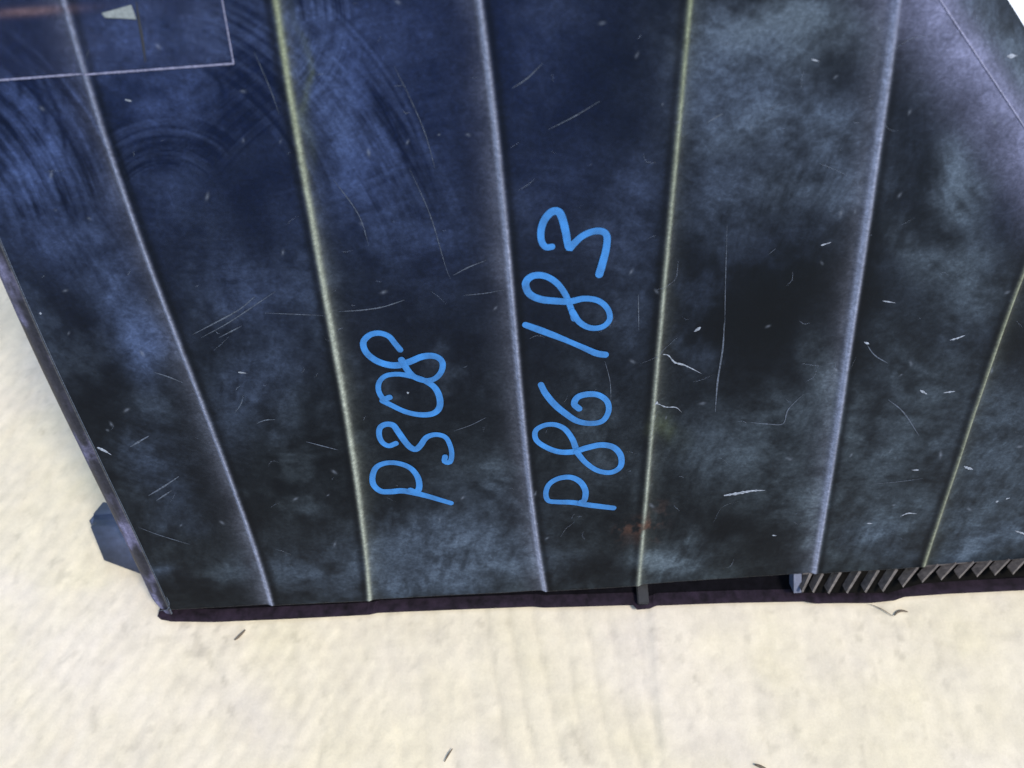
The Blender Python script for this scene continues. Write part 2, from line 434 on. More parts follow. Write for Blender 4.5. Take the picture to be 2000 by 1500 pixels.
def grime_shade(U, V, D):
    X, Y = pix(U, V)
    wx = X + 60 * (fbm(U * 22, V * 22, 3, 61) - 0.5) * 2; wy = Y + 60 * (fbm(U * 22 + 9, V * 22, 3, 67) - 0.5) * 2
    dust = 0.08 + 0.12 * fbm(U * 12, V * 12, 3, 60) + 0 * X; blue = 0 * X
    for cx, cy, rx, ry, a, s, bl in SM:
        gz = gauss(wx, wy, cx, cy, rx * 1.1, ry * 1.1, a) * s * (1.3 if cx < 800 and cy < 350 else 1.0)
        dust = dust + gz; blue = blue + gz * bl
    blue = (blue + 0.10 * sm(1100, 200, Y)) / dust
    for cx, cy, rx, ry, a, s in DARKS:
        dust = dust * (1 - s * gauss(wx, wy, cx, cy, rx, ry, a))
    # cloth-wiped, cloudy break-up
    b1 = fbm(U * 60, V * 60, 4, 71, 0.62); b2 = fbm(U * 180, V * 180, 3, 77, 0.6)
    ang = 0.9 * fbm(U * 5, V * 5, 2, 79) - 0.6
    S1 = U * np.cos(ang) + V * np.sin(ang); S2 = -U * np.sin(ang) + V * np.cos(ang)
    dirn = sm(0.35, 0.65, fbm(U * 16, V * 16, 2, 81)); b3 = fbm(S1 * 90, S2 * 330, 3, 83, 0.6) * dirn + fbm(S2 * 90, S1 * 330, 3, 84, 0.6) * (1 - dirn)
    br = sm(0.22, 0.80, 0.5 * b1 + 0.25 * b2 + 0.25 * b3)
    dust = dust * (0.34 + 1.30 * br) + 0.30 * sm(0.52, 0.74, fbm(U * 34 + 7, V * 30, 4, 141, 0.6)) * (0.3 + br) * sm(200, 700, Y)
    # finger-swirl arcs, upper left
    def arcs(cx, cy, r0, r1, a0, a1, freq, s, ex=1.0, seed=0):
        dx = (X - cx) * ex; dy = Y - cy
        r = np.hypot(dx, dy); th = np.degrees(np.arctan2(dy, dx)) % 360
        m = sm(r0, r0 + 14, r) * (1 - sm(r1 - 14, r1, r)) * sm(a0, a0 + 16, th) * (1 - sm(a1 - 16, a1, th))
        k = fbm(r / freq, th / 60 + seed, 3, 91 + seed, 0.7)
        return m * s * (k - 0.5) * 4.4
    dust = dust + arcs(470, 40, 100, 225, 300, 420 - 20, 6.5, .42)            # round the second line
    dust = dust + arcs(470, 40, 100, 225, 0.01, 55, 6.5, .42)
    dust = dust + arcs(200, 520, 420, 690, 285, 350, 8, .26, 1.0, 2)
    dust = dust + arcs(150, 700, 640, 820, 300, 345, 9, .20, 1.0, 5)
    dust = dust + arcs(330, 420, 90, 210, 215, 320, 7, .25, 1.0, 3)
    dust = dust + arcs(-340, 560, 380, 640, 300, 350, 11, .50, 1.0, 7)        # bold dark swipes top left
    dust = dust + arcs(880, 700, 560, 760, 215, 262, 8, .14, 1.0, 9)
    # bold dark finger swipes in the top left corner
    for (x0, y0, x1, y1, wd) in [(28, 35, 120, 175, 9), (2, 62, 95, 262, 9), (60, 120, 130, 310, 6), (0, 112, 40, 200, 8), (150, 200, 178, 310, 4), (395, 130, 440, 200, 6)]:
        L = math.hypot(x1 - x0, y1 - y0); ux, uy = (x1 - x0) / L, (y1 - y0) / L
        t = (X - x0) * ux + (Y - y0) * uy; q = -(X - x0) * uy + (Y - y0) * ux + 16 * np.sin(np.clip(t / L, 0, 1) * 3.1)
        dust = dust * (1 - 0.8 * np.exp(-(q / wd) ** 2) * sm(-10, 15, t) * (1 - sm(L - 30, L + 10, t)))
    dust = np.clip(dust, 0.015, 1.5)
    colA = np.array([0.112, 0.142, 0.160]); colB = np.array([0.056, 0.088, 0.215])
    bl = np.clip(blue, 0, 1)[..., None]
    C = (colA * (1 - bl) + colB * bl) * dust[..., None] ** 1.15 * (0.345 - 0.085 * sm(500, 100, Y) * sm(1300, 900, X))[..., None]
    # blue sky reflection painted into the colour: indigo above, green black below
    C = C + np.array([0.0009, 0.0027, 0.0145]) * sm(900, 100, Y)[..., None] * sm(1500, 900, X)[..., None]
    # worn crests with slope highlights painted in: mauve on the left-hand lines, pale olive on the right-hand ones
    wear_sheen = 0.78 + 0.44 * fbm(U * 40, V * 25, 3, 97)
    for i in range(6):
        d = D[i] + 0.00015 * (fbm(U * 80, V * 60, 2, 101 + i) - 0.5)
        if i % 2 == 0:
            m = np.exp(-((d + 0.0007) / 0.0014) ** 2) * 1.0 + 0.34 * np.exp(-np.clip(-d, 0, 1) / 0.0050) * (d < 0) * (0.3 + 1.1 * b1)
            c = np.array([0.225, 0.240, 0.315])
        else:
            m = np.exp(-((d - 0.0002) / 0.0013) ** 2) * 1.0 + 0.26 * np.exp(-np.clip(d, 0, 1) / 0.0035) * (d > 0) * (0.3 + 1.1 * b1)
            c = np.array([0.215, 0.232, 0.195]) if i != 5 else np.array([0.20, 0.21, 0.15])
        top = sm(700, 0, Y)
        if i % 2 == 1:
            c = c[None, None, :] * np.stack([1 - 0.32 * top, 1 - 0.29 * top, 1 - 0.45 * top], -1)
        m = (m * wear_sheen * (0.75 if i in (3, 5) else 1.0))[..., None]
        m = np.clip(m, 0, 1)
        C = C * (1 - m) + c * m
        # shade painted dark along the sheltered side of each crest
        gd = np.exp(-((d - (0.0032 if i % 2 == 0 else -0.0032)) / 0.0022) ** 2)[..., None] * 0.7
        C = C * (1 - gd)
    # highlight painted along the fold, top right
    fd = fold_d(U, V)
    m = (0.55 * np.exp(-((fd + 0.001) / 0.0075) ** 2) + 0.45 * np.exp(-((fd + 0.008) / 0.014) ** 2))[..., None] * (0.5 + 0.9 * b1[..., None])
    C = C * (1 - m) + np.array([0.125, 0.130, 0.205]) * m
    # rust stain on the fourth line
    m = (gauss(wx, wy, 1280, 1022, 24, 17, 0) + 0.7 * gauss(wx, wy, 1245, 1015, 16, 9, 0)) * sm(0.4, 0.6, b2)
    C = C * (1 - 0.85 * m[..., None]) + np.array([0.050, 0.024, 0.016]) * 0.85 * m[..., None]
    m = (0.4 * gauss(wx, wy, 592, 150, 9, 120, -6) + 0.35 * gauss(wx, wy, 1300, 820, 18, 40, 0))[..., None]
    C = C * (1 - 0.5 * m) + np.array([0.10, 0.12, 0.045]) * 0.5 * m
    m = (gauss(X, Y, 60, 22, 90, 9, -4) * 0.7)[..., None]
    C = C * (1 - m) + np.array([0.10, 0.06, 0.06]) * m
    # small chips
    for cx, cy, r, a in RAND_CH:
        sel = (np.abs(X - cx) < 16) & (np.abs(Y - cy) < 16)
        if sel.any():
            mm_ = gauss(X[sel], Y[sel], cx, cy, r * 1.6, r * 0.7, a)[:, None] * 0.38
            C[sel] = C[sel] * (1 - mm_) + np.array([0.16, 0.18, 0.22]) * mm_
    out = np.ones(U.shape + (4,))
    out[..., :3] = np.clip(C, 0, 1)
    out[..., 3] = np.clip(dust * 1.0, 0, 1)
    return out

def surf(u, v):
    """height of the panel at one point (for things laid on it)"""
    u = np.atleast_1d(np.array(u, float)); v = np.atleast_1d(np.array(v, float))
    D = [u - c(v) for c in CL]
    return height(u, v, D)

bounds = [c_in] + CL + [c_right]
RES = 0.00072
names = ['flat_strip', 'raised_rib'] * 4
nv = int((V_TOP + 0.0) / RES)
for k in range(7):
    ca, cb = bounds[k], bounds[k + 1]
    wid = float(max(abs(cb(np.array([0.0])) - ca(np.array([0.0])))[0], abs(cb(np.array([V_TOP])) - ca(np.array([V_TOP])))[0]))
    # ribs run from just outside one line to just outside the next, so the slopes belong to them
    oa = (-0.0056 if k % 2 == 1 else 0.0056) if k > 0 else 0.0
    ob = (0.0056 if k % 2 == 1 else -0.0056) if k < 6 else 0.0
    ncol = max(8, int(wid / RES))
    t = np.linspace(0, 1, ncol)[None, :]
    s = np.linspace(0, 1, nv)[:, None]
    V = s * V_TOP + 0 * t
    for it in range(3):
        U = (ca(V) + oa) * (1 - t) + (cb(V) + ob) * t
        vb = v_bot(U)
        V = vb + s * (V_TOP - vb)
    D = [U - c(V) for c in CL]
    H = height(U, V, D)
    # cut away what lies beyond the folded facet
    fd = fold_d(U, V)
    C = grime_shade(U, V, D)
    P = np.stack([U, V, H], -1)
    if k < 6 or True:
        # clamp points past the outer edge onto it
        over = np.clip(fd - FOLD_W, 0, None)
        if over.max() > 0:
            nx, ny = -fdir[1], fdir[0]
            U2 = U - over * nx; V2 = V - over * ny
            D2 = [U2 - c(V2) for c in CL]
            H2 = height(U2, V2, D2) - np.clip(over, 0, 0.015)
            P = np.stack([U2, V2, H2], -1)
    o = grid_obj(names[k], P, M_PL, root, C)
LAB = {}

# rounded left flange
vv = np.linspace(float(v_bot(c_in(np.array([0.0])))[0]) - 0.0050, V_TOP, 500)
prof = []
nprof = 14
ci, co = c_in(vv), c_out(vv)
W = ci - co
rows = []
for j in range(nprof):
    a = j / (nprof - 1) * math.pi / 2
    x = ci - W * 1.22 * math.sin(a)
    z = -0.0006 - W * 0.75 * (1 - math.cos(a))
    rows.append(np.stack([x, vv, z], -1))
rows.append(np.stack([ci - W * 1.22, vv, rows[-1][:, 2] - 0.012], -1))
rows.append(np.stack([ci - W * 0.6, vv, rows[-1][:, 2] - 0.004], -1))
h_in = surf(ci, vv)
for r_ in rows: r_[:, 2] += h_in
P = np.array(rows).transpose(1, 0, 2)
# round the lower corner
low = np.clip(1 - (vv - vv[0]) / 0.014, 0, 1)
tt = np.linspace(0, 1, P.shape[1])
P[:, :, 0] += (low ** 2)[:, None] * tt[None, :] * 0.0075
n_ = fbm(P[..., 0] * 90, P[..., 1] * 45, 4, 121, 0.6)
fc = np.ones(P.shape[:2] + (4,))
m = (sm(0.4, 0.75, n_) * 0.8 + 0.15)[..., None]
fc[..., :3] = np.array([0.095, 0.090, 0.150]) * m ** 1.3 + 0.008
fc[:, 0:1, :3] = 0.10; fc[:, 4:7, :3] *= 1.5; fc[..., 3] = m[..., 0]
o = grid_obj('side_flange', P, M_PL, root, fc, flip=True)
tag(o, 'rounded mauve-grey left edge of the panel')
# fine scored line beside the flange
def ribbon(path, halfw, name, mat, parent, lift=0.0003, dome=0.0002, taper=False, on_surf=True, rise=0.0):
    """flat domed ribbon along path (panel coordinates); each step lies a hair higher so crossings stay clean"""
    path = np.asarray(path); n = len(path)
    tg = np.gradient(path, axis=0); tg /= np.linalg.norm(tg, axis=1)[:, None] + 1e-12
    nm = np.stack([-tg[:, 1], tg[:, 0]], -1)
    hw = np.full(n, halfw) if np.isscalar(halfw) else np.asarray(halfw)
    if taper: hw = hw * np.sin(np.linspace(0.08, math.pi - 0.08, n)) ** 0.6
    # round caps
    caps0 = []; caps1 = []
    if not taper:
        for a in (75, 50, 25):
            a = math.radians(a)
            caps0.append((path[0] - tg[0] * hw[0] * math.sin(a), nm[0], hw[0] * math.cos(a)))
            caps1.insert(0, (path[-1] + tg[-1] * hw[-1] * math.sin(a), nm[-1], hw[-1] * math.cos(a)))
    st = caps0 + [(path[i], nm[i], hw[i]) for i in range(n)] + caps1
    K = (-1, -0.62, 0, 0.62, 1)
    V, Fc = [], []
    for i, (p, nn, h) in enumerate(st):
        q = np.array([p + nn * h * k for k in K])
        z = surf(q[:, 0], q[:, 1]) if on_surf else np.zeros(5)
        for j, k in enumerate(K):
            V.append((q[j, 0], q[j, 1], z[j] + lift + dome * (1 - k * k) + rise * i / len(st)))
    for i in range(len(st) - 1):
        for j in range(4):
            a = i * 5 + j
            Fc.append((a, a + 5, a + 6, a + 1))
    o = mesh_obj(name, V, Fc, mat, parent)
    return o, V, Fc
P2 = np.stack([c_in(vv) + 0.0006, vv], -1)[2:]
ribbon(P2, 0.00022, 'scored_line', M_SCR, root, lift=0.0001, dome=0.0001)
cp = catmull([on_panel(*p) for p in [(326, 1166), (331, 1180), (326, 1190), (310, 1192)]], 0.001)
ribbon(cp, 0.00025, 'corner_score', M_SCR, root, lift=0.0003, dome=0.0001)

fl2 = np.array([f0 + fdir * t for t in np.linspace(-0.03, 0.16, 240)])
ribbon(fl2, 0.00035, 'fold_highlight', M_FEDGE, root, lift=0.0004, dome=0.0001)  # thin pale ribbon that paints the highlight on the fold

# front rim: the thickness of the moulding along the lower edge
uu = np.linspace(eb[0, 0] - 0.0022, eb[-1, 0], 700)
vb = v_bot(uu); hb = surf(uu, vb)
rim = []
for dv, dz in ((0.0, 0.0), (-0.0007, -0.0004), (-0.0009, -0.0016), (-0.0002, -0.0030), (0.003, -0.0034)):
    rim.append(np.stack([uu, vb + dv, hb + dz], -1))
M_RIM = simple_mat('brown_dusty_rim', (0.040, 0.036, 0.034), 0.5, 300, 0.5, 0.2)
grid_obj('front_rim', np.array(rim), M_RIM, root, flip=True)

# hollow back shell that carries the sheet
def prism(name, poly, z0, z1, mat, parent):
    n = len(poly)
    V = [(p[0], p[1], z0) for p in poly] + [(p[0], p[1], z1) for p in poly]
    Fc = [tuple(range(n - 1, -1, -1)), tuple(range(n, 2 * n))] + [(i, (i + 1) % n, n + (i + 1) % n, n + i) for i in range(n)]
    return mesh_obj(name, V, Fc, mat, parent, smooth=False)
vt = V_TOP
ftop = f0 + fdir * ((vt - f0[1]) / fdir[1])
uR = float(c_right(np.array([0.1]))[0])
fR = f0 + fdir * ((uR - f0[0]) / fdir[0])
poly = [(eb[0, 0] + 0.004, eb[0, 1] + 0.004), (uR, eb[-1, 1] + 0.006), (uR, fR[1] - 0.012), (ftop[0] - 0.012, vt), (float(c_in(np.array([vt]))[0]) + 0.004, vt)]
prism('back_shell', poly, -0.012, -0.0055, M_DARK, root)

# ------------------------------------------------------------------ lower lip on the ground
front = [(309, 1203), (316, 1209), (336, 1213), (420, 1214), (560, 1208), (700, 1201), (722, 1200), (738, 1196), (1040, 1184), (1062, 1186), (1236, 1181), (1244, 1190), (1268, 1188), (1282, 1182),
         (1420, 1177), (1570, 1174), (1590, 1178), (1640, 1177), (1700, 1177), (1745, 1172), (1765, 1165), (1850, 1159), (2000, 1152), (2200, 1138), (2300, 1131)]
zt = 0.0032
ft = [on_ground(x, y - 3, zt) for x, y in front]
fb = [on_ground(x, y, 0.0) for x, y in front]
bk = [p + np.array([0.001, 0.0075, -0.0012]) for p in ft]
fm = [(p * 0.5 + q * 0.5) + np.array([0, -0.0010, 0.0006]) for p, q in zip(ft, fb)]
rowsL = np.array([fb, fm, ft, [p + np.array([0, 0.0035, -0.0004]) for p in ft], bk])
# resample for small irregularities
xs = np.linspace(0, len(front) - 1, 500)
RL = np.stack([np.stack([np.interp(xs, np.arange(len(front)), rowsL[i, :, j]) for j in range(3)], -1) for i in range(5)])
RL[..., 2] += 0.0006 * (fbm(xs[None, :] * 5 + 0 * RL[..., 0], RL[..., 0] * 30, 3, 131) - 0.5) * np.array([0, 1, 1, 1, 1])[:, None]
RLp = np.array([[w2p(p) for p in r] for r in RL])
grid_obj('lower_lip', RLp, M_LIP, root)
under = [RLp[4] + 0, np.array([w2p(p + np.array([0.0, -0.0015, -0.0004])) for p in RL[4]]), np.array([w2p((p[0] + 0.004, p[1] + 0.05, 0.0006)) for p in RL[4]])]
grid_obj('under_shadow', np.array(under[1:]), simple_mat('gap_shade', (0.004, 0.0035, 0.005), 0.9, 160, 0.4, 0.3, 0.05), root)  # near-black sheet added as the shadow in the gap under the edge
# dark notch block where the lip is interrupted
def wbox(name, c, sx, sy, sz, mat, rz=0.0, bev=0.0006):
    import bmesh
    bm = bmesh.new(); bmesh.ops.create_cube(bm, size=1)
    for v in bm.verts: v.co = Vector((v.co.x * sx, v.co.y * sy, v.co.z * sz))
    if bev: bmesh.ops.bevel(bm, geom=bm.edges[:], offset=bev, segments=2, affect='EDGES')
    bm.transform(Matrix.Translation(Vector(c)) @ Matrix.Rotation(rz, 4, 'Z'))
    bm.transform(root.matrix_world.inverted())
    me = bpy.data.meshes.new(name); bm.to_mesh(me); bm.free()
    me.materials.append(mat)
    o = bpy.data.objects.new(name, me); COL.objects.link(o); o.parent = root
    return o
p = on_ground(1256, 1178, 0.004)
wbox('notch_block', (p[0], p[1] + 0.010, 0.0034), 0.0075, 0.022, 0.0068, M_DARK)

# ------------------------------------------------------------------ vent grille at the lower right
def pbar(name, a, b, halfw, z0, z1, mat, parent, w1=None):
    """a slim bar lying in the panel plane from a to b, from depth z0 to z1"""
    a = np.array(a); b = np.array(b); t = (b - a) / np.linalg.norm(b - a); n = np.array([-t[1], t[0]])
    w1 = w1 or halfw
    V = []
    for z, k in ((z0, 1.0), (z1, 0.75)):
        for p, h in ((a, halfw), (b, w1)):
            V += [(*(p - n * h * k), z), (*(p + n * h * k), z)]
    Fc = [(0, 1, 3, 2), (4, 6, 7, 5), (0, 2, 6, 4), (1, 5, 7, 3), (0, 4, 5, 1), (2, 3, 7, 6)]
    return mesh_obj(name, V, Fc, mat, parent, smooth=False)
grille = bpy.data.objects.new('vent_grille', None)
fin = [((1584, 1119), (1567, 1156)), ((1607, 1120), (1588, 1157)), ((1642, 1117), (1618, 1159)), ((1680, 1115), (1654, 1158)), ((1716, 1113), (1690, 1157)), ((1752, 1111), (1724, 1155)),
       ((1793, 1107), (1763, 1146)), ((1833, 1102), (1801, 1137)), ((1868, 1099), (1838, 1132)), ((1903, 1096), (1873, 1129)), ((1938, 1093), (1908, 1126)), ((1973, 1091), (1943, 1123)), ((2008, 1088), (1978, 1121)), ((2043, 1085), (2013, 1118)), ((2078, 1083), (2048, 1116))]
# frame plate of the grille, behind the fins
gt = [on_panel(x, y, -0.004) for x, y in [(1552, 1119), (1740, 1110), (1810, 1104), (2000, 1088), (2150, 1077)]]
gb = [on_panel(x, y, 0.005) for x, y in [(1550, 1158), (1735, 1158), (1800, 1140), (1985, 1126), (2140, 1116)]]
M_REC = simple_mat('grille_recess', (0.005, 0.0045, 0.004), 0.9, 200, 0.5, 0.4, 0.05)
gv = [(*p, -0.004) for p in gt] + [(*p, 0.005) for p in gb] + [(*p, -0.012) for p in gt] + [(*p, -0.003) for p in gb]
gf = []
for i in range(4):
    gf += [(i, i + 5, i + 6, i + 1), (10 + i, 11 + i, 16 + i, 15 + i), (i, i + 1, 11 + i, 10 + i), (5 + i, 15 + i, 16 + i, 6 + i)]
gf += [(0, 10, 15, 5), (4, 9, 19, 14)]
gplate = mesh_obj('vent_grille', gv, gf, M_REC, root, smooth=False)
fin_me = None
for i, (a, b) in enumerate(fin):
    A = on_panel(*a, -0.0005); B = on_panel(*b, 0.0085)
    t = (B - A) / np.linalg.norm(B - A); nn = np.array([-t[1], t[0]])
    V = []
    for p, zf, hh in ((A, -0.0003, 0.00125), (B, 0.0085, 0.0009)):
        V += [(*(p - nn * hh), zf), (*(p + nn * hh), zf), (*(p + nn * hh), zf - 0.0065), (*(p - nn * hh), zf - 0.0065)]
    mesh_obj('fin', V, [(0, 1, 2, 3), (7, 6, 5, 4), (0, 4, 5, 1), (1, 5, 6, 2), (2, 6, 7, 3), (3, 7, 4, 0)], M_FIN, gplate, smooth=False)
pa, pb = on_panel(1568, 1121.5), on_panel(1810, 1106.5)
pbar('top_rail', pa, pb, 0.0008, -0.0040, -0.0002, M_FIN, gplate)
pa, pb = on_panel(1810, 1106.0), on_panel(2150, 1077)
pbar('top_rail', pa, pb, 0.0008, -0.0040, -0.0001, M_FIN, gplate)
wa, wb_ = on_panel(1558, 1121, -0.001), on_panel(1558, 1158, 0.006)
V = []
for p, zf in ((wa, -0.001), (wb_, 0.006)):
    V += [(p[0] - 0.0026, p[1], zf), (p[0] + 0.0026, p[1], zf), (p[0] + 0.0026, p[1], zf - 0.009), (p[0] - 0.0026, p[1], zf - 0.009)]
mesh_obj('end_cap', V, [(0, 1, 2, 3), (7, 6, 5, 4), (0, 4, 5, 1), (1, 5, 6, 2), (2, 6, 7, 3), (3, 7, 4, 0)], M_CLIP, gplate, smooth=False)

# ------------------------------------------------------------------ clip behind the left edge
zc = 0.020
fbl, fbr = on_ground(196, 1104, 0.001), on_ground(300, 1146, 0.001)
ftl, ftr = on_ground(156, 1016, zc), on_ground(275, 1016, zc)
btl, btr = on_ground(196, 968, zc), on_ground(320, 968, zc)
bbl, bbr = fbl + (btl - ftl) * 0.9, fbr + (btr - ftr) * 0.9
import bmesh
bm = bmesh.new()
vs = [bm.verts.new(w2p(p)) for p in (fbl, fbr, bbr, bbl, ftl, ftr, btr, btl)]
for f in ((3, 2, 1, 0), (4, 5, 6, 7), (0, 1, 5, 4), (1, 2, 6, 5), (2, 3, 7, 6), (3, 0, 4, 7)):
    bm.faces.new([vs[i] for i in f])
bmesh.ops.bevel(bm, geom=bm.edges[:], offset=0.0050, segments=5, affect='EDGES')
me = bpy.data.meshes.new('mounting_foot'); bm.to_mesh(me); bm.free()
me.polygons.foreach_set('use_smooth', [True] * len(me.polygons))
me.materials.append(M_CLIP)
o = bpy.data.objects.new('mounting_foot', me); COL.objects.link(o); o.parent = root
tag(o, 'blue-grey block sticking out behind the left edge')

# ------------------------------------------------------------------ handwriting
def z2(pts): return [(650 + x * 0.46667, 350 + y * 0.46667) for x, y in pts]
GL = [
 ('letter', 'letter P of the shorter line P308', [[(495, 1355), (450, 1342), (400, 1327), (340, 1312), (290, 1303), (240, 1306), (200, 1303), (170, 1275), (168, 1235), (185, 1202), (225, 1186), (275, 1188), (325, 1208), (355, 1245), (362, 1285), (350, 1308), (325, 1300)]]),
 ('digit', 'digit 3 of the shorter line P308', [[(264, 1106), (235, 1116), (208, 1102), (194, 1072), (198, 1040), (222, 1026), (252, 1030), (272, 1055), (300, 1095), (325, 1122), (348, 1130), (368, 1112), (392, 1080), (430, 1068), (470, 1078), (490, 1110), (498, 1150), (490, 1182), (468, 1180), (470, 1160)]]),
 ('digit', 'digit 0 of the shorter line P308', [[(207, 928), (240, 944), (300, 972), (360, 985), (415, 982), (445, 958), (447, 915), (425, 870), (375, 838), (320, 822), (270, 815), (222, 822), (195, 848), (192, 885), (212, 918), (238, 912)]]),
 ('digit', 'digit 8 of the shorter line P308', [[(282, 714), (262, 690), (235, 658), (195, 644), (155, 652), (128, 682), (138, 722), (175, 755), (225, 775), (275, 778), (325, 762), (375, 742), (425, 740), (457, 762), (456, 800), (430, 832), (390, 842), (345, 828), (315, 800), (288, 755)]]),
 ('letter', 'letter P of the longer line P86 183', [[(1172, 1364), (1120, 1358), (1060, 1350), (1000, 1340), (940, 1338), (900, 1332), (890, 1300), (905, 1262), (945, 1238), (995, 1234), (1035, 1255), (1055, 1292), (1050, 1330), (1035, 1338)]]),
 ('digit', 'first digit 8 of the longer line, below the 6', [[(1014, 1112), (1000, 1075), (970, 1035), (930, 1016), (885, 1018), (848, 1040), (850, 1078), (890, 1108), (945, 1128), (1005, 1128), (1060, 1112), (1120, 1100), (1172, 1110), (1202, 1145), (1200, 1190), (1160, 1214), (1105, 1206), (1055, 1172), (1018, 1128)]]),
 ('digit', 'digit 6 of the longer line P86 183', [[(870, 850), (888, 885), (925, 930), (970, 968), (1020, 1000), (1075, 1010), (1125, 1000), (1150, 962), (1146, 920), (1110, 892), (1062, 888), (1022, 900), (1008, 928), (1028, 948)]]),
 ('digit', 'digit 1 of the longer line P86 183', [[(805, 600), (880, 627), (960, 658), (1040, 692), (1100, 718), (1138, 724)]]),
 ('digit', 'second digit 8 of the longer line, above the 1', [[(1008, 575), (994, 530), (972, 475), (935, 425), (885, 396), (835, 396), (806, 425), (820, 468), (865, 492), (930, 500), (990, 502), (1050, 490), (1110, 500), (1148, 535), (1155, 578), (1125, 608), (1075, 612), (1030, 588), (1000, 545)]]),
 ('digit', 'last digit 3, topmost of the longer line', [[(916, 274), (890, 276), (872, 250), (870, 205), (885, 160), (915, 128), (942, 128), (958, 155), (972, 210), (986, 278), (1005, 262), (1040, 230), (1085, 210), (1125, 210), (1144, 232), (1140, 285), (1126, 340), (1112, 388)]]),
]
for nm_, lab, strokes in GL:
    for st in strokes:
        pts = catmull([on_panel(*p) for p in z2(st)], 0.0009)
        n = len(pts)
        hw = 0.00182 * (1 + 0.10 * np.sin(np.linspace(0, 9, n) + hash(len(lab)) % 7) + 0.05 * rng.standard_normal(n).cumsum() / math.sqrt(n))
        o, _, _ = ribbon(pts, hw, nm_, M_INK, root, lift=0.00010, dome=0.00006, rise=0.00045)
        tag(o, 'blue marker ' + lab)

# ------------------------------------------------------------------ scratches and scuffs
def scr(pts, w, mat_list, lift=0.0002):
    path = catmull([on_panel(*p) for p in pts], 0.002)
    return path, w
def batch(name, items, mat, lift=0.00025):
    V, Fc = [], []
    for i, (pts, w) in enumerate(items):
        path = catmull([on_panel(*p) for p in pts], 0.0018); n = len(path)
        if n < 3: continue
        tg = np.gradient(path, axis=0); tg /= np.linalg.norm(tg, axis=1)[:, None] + 1e-12
        nn = np.stack([-tg[:, 1], tg[:, 0]], -1)
        hw = w * 0.5 * (0.25 + np.sin(np.linspace(0.05, math.pi - 0.05, n))) * (0.7 + 0.6 * rng.random(n))
        b0 = len(V)
        L = path - nn * hw[:, None]; R_ = path + nn * hw[:, None]
        zl, zr = surf(L[:, 0], L[:, 1]), surf(R_[:, 0], R_[:, 1])
        z = np.maximum(zl, zr) + lift + 0.000001 * i
        for k in range(n):
            V.append((*L[k], z[k])); V.append((*R_[k], z[k]))
        for k in range(n - 1):
            Fc.append((b0 + 2 * k, b0 + 2 * k + 1, b0 + 2 * k + 3, b0 + 2 * k + 2))
    o = mesh_obj(name, V, Fc, mat, root)
    o['kind'] = 'stuff'
    return o
px_mm = 0.00031
named = [([(660, 608), (700, 606), (745, 600), (790, 586)], 1.6), ([(885, 538), (915, 522), (950, 508)], 1.4), ([(905, 577), (945, 573), (985, 566)], 1.0),
         ([(1415, 630), (1412, 680), (1402, 745), (1397, 805)], 2.6), ([(1420, 440), (1417, 560), (1416, 640)], 1.0),
         ([(380, 648), (425, 625), (470, 600), (500, 575)], 1.6), ([(395, 655), (450, 625), (540, 565)], 1.2), ([(430, 655), (475, 632)], 1.6), ([(520, 607), (600, 610), (640, 612)], 1.0),
         ([(255, 872), (275, 860), (292, 850)], 3.0), ([(300, 725), (330, 735), (358, 747)], 1.8), ([(290, 968), (320, 950), (350, 930)], 2.5), ([(305, 978), (335, 958)], 2.0), ([(270, 1030), (310, 1045), (370, 1063)], 1.4),
         ([(504, 821), (520, 815), (540, 814)], 2.0), ([(600, 857), (630, 865), (662, 873)], 1.8), ([(1465, 826), (1500, 829), (1530, 828), (1540, 800), (1570, 770)], 1.8),
         ([(1730, 775), (1760, 800), (1790, 845)], 1.8), ([(1690, 670), (1705, 690), (1730, 705)], 2.0), ([(885, 842), (920, 830), (950, 815)], 1.0), ([(1180, 700), (1190, 740), (1192, 780)], 1.0),
         ([(1245, 570), (1246, 640)], 1.2), ([(1700, 940), (1750, 935), (1800, 928)], 1.0), ([(650, 350), (700, 420), (720, 480)], 1.0),
         ([(770, 130), (800, 190), (830, 260), (850, 330)], .8), ([(800, 330), (840, 420), (870, 520), (880, 545)], .9),
         ([(500, 100), (530, 170), (548, 220)], .8),
         ([(1000, 170), (1030, 150), (1060, 120)], 1.2), ([(1070, 250), (1120, 225), (1170, 195)], 1.0), ([(1380, 240), (1400, 228), (1412, 222)], 1.6)]
batch('scratch', [(p, w * px_mm) for p, w in named], M_SCR)
hair = []
for _ in range(130):
    x, y = rng.uniform(40, 1990), rng.uniform(0, 1120)
    if y > 1190 - 0.06 * (x - 320) or x < (y - 450) * .46 + 20: continue
    a = rng.normal(-0.35, 0.5) if rng.random() < .7 else rng.uniform(0, 3.14); L = rng.exponential(16) + 5; bend = rng.normal(0, 0.15) * L
    c_, s_ = math.cos(a), math.sin(a)
    hair.append(([(x, y), (x + c_ * L / 2 - s_ * bend, y + s_ * L / 2 + c_ * bend), (x + c_ * L, y + s_ * L)], rng.uniform(0.5, 1.2) * px_mm))
batch('hairline_scratch', hair, film_mat('hairline', (0.10, 0.12, 0.16), 0.35, 0.8), 0.00021)
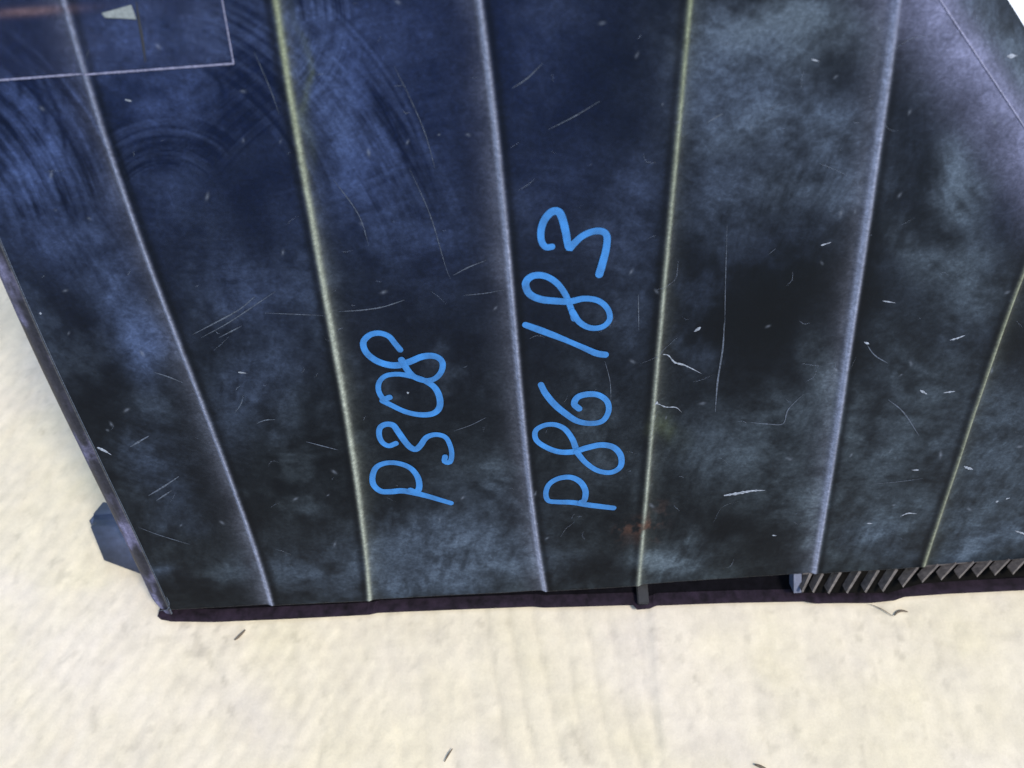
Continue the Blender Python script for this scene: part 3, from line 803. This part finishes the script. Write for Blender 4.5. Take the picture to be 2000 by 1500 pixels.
chips = [([(1294, 692), (1306, 695), (1318, 708), (1338, 714), (1370, 730)], 3.6), ([(1281, 786), (1300, 795), (1320, 796), (1332, 806)], 2.6), ([(1356, 648), (1364, 643), (1369, 639)], 6.0), ([(1278, 783), (1285, 786)], 7.0),
         ([(1414, 968), (1440, 964), (1470, 959), (1494, 958)], 8.0), ([(1684, 664), (1694, 668)], 5.0), ([(1792, 757), (1806, 765)], 5.0), ([(1838, 762), (1860, 759)], 5.0), ([(1850, 660), (1865, 656), (1880, 650)], 4.0),
         ([(1882, 910), (1892, 914), (1900, 916)], 8.0), ([(1756, 1004), (1770, 998), (1788, 999)], 5.0), ([(1690, 1018), (1702, 1019)], 4.0), ([(1982, 1036), (2010, 1045)], 5.0), ([(1776, 912), (1790, 912)], 4.0),
         ([(190, 873), (205, 880), (218, 888)], 6.0), ([(795, 768), (799, 766)], 5.0), ([(468, 722), (484, 724)], 5.0), ([(250, 192), (262, 195)], 5.0), ([(1508, 1045), (1516, 1046)], 4.0), ([(1978, 113), (2005, 113)], 6.0),
         ([(1585, 116), (1600, 120)], 3.0), ([(1720, 584), (1745, 588)], 2.5), ([(78, 610), (83, 611)], 5.0), ([(1944, 980), (1950, 978)], 5.0), ([(1964, 974), (1972, 972)], 4.0), ([(1604, 480), (1624, 474)], 3.5)]
for pts, wd in chips:
    path = catmull([on_panel(*p) for p in pts], 0.0009)
    n = len(path)
    if n < 4:
        path = np.array([path[0] + (path[-1] - path[0]) * t for t in np.linspace(0, 1, 5)]); n = 5
    hw = wd * 0.5 * px_mm * (0.5 + rng.random(n)) * np.linspace(1.0, 0.45, n)
    ribbon(path, hw, 'scuff_mark', M_CHIP, root, lift=0.0002, dome=0.0001, taper=True)

# ------------------------------------------------------------------ clear film corner, top left
fa, fb_, fc_ = (-160, 168), (460, 122), (428, -60)
n = 160
A, B, Cc = (on_panel(*q) for q in (fa, fb_, fc_))
Dd = on_panel(-260, -60)
S, T = np.meshgrid(np.linspace(0, 1, 500), np.linspace(0, 1, 120))
PX = (A[None, None] * (1 - S[..., None]) + B[None, None] * S[..., None]) * (1 - T[..., None]) + (Dd[None, None] * (1 - S[..., None]) + Cc[None, None] * S[..., None]) * T[..., None]
H = surf(PX[..., 0].ravel(), PX[..., 1].ravel()).reshape(PX.shape[:2]) + 0.00035
o = grid_obj('clear_film', np.concatenate([PX, H[..., None]], -1), M_FILM, root)
tag(o, 'thin clear film with a pale straight edge, top left')
e1 = np.array([A + (B - A) * t for t in np.linspace(0, 1, 300)])
ribbon(e1, 0.00045 * (0.7 + 0.5 * rng.random(300)), 'film_edge', M_FEDGE, o, lift=0.0005, dome=0.0002)
e2 = np.array([B + (Cc - B) * t for t in np.linspace(0, 1, 100)])
ribbon(e2, 0.00035 * (0.6 + 0.6 * rng.random(100)), 'film_edge', M_FEDGE, o, lift=0.0005, dome=0.0002)
pp = [on_panel(*q) for q in [(205, 24), (262, 8), (272, 36), (240, 34), (212, 33)]]
zz = float(surf([pp[0][0]], [pp[0][1]])[0]) + 0.0007
prism('torn_label', [tuple(q) for q in pp[::-1]], zz - 0.0003, zz, M_PAPER, root)
cr_ = catmull([on_panel(*p) for p in [(272, 2), (277, 40), (284, 80), (289, 120)]], 0.001)
ribbon(cr_, 0.0006, 'dark_crack', M_DARK, root, lift=0.0005, dome=0.0001, taper=True)

# ------------------------------------------------------------------ straw bits on the sheet
def bit(px_pts, r, label):
    P = catmull([on_ground(x, y, -0.0002) for x, y in px_pts], 0.001)
    V, Fc = [], []; k = 6
    for i, p in enumerate(P):
        t = P[min(i + 1, len(P) - 1)] - P[max(i - 1, 0)]; t /= np.linalg.norm(t)
        n1 = np.cross(t, (0, 0, 1)); n1 /= np.linalg.norm(n1); n2 = np.cross(n1, t)
        rr = r * (0.35 + 0.65 * math.sin(math.pi * (i + 0.5) / len(P)))
        zo = 0.0003 * math.sin(math.pi * i / (len(P) - 1))
        for j in range(k):
            a = 2 * math.pi * j / k
            V.append(p + n1 * rr * math.cos(a) + n2 * rr * math.sin(a) + np.array([0, 0, zo]))
    for i in range(len(P) - 1):
        for j in range(k):
            Fc.append((i * k + j, i * k + (j + 1) % k, (i + 1) * k + (j + 1) % k, (i + 1) * k + j))
    Fc += [tuple(range(k - 1, -1, -1)), tuple((len(P) - 1) * k + j for j in range(k))]
    c = np.mean(V, axis=0)
    o = mesh_obj('straw_bit', [v - c for v in V], Fc, M_TWIG)
    o.location = c
    tag(o, label, 'straw')
bit([(458, 1250), (466, 1244), (474, 1236), (479, 1230)], 0.0009, 'tiny brown sliver lying below the panel near its lower left corner')
bit([(1747, 1202), (1752, 1196), (1762, 1193), (1773, 1195)], 0.0008, 'tiny dark curved straw below the vent grille on the cream sheet')
bit([(868, 1488), (876, 1474), (884, 1462)], 0.0005, 'thin straw fibre near the bottom middle edge of the photo')
bit([(1474, 1493), (1485, 1497), (1500, 1504)], 0.0009, 'brown straw cut by the bottom edge, right of the middle')
bit([(1700, 1180), (1722, 1190), (1745, 1204)], 0.0003, 'hair-thin pale fibre just under the vent grille')
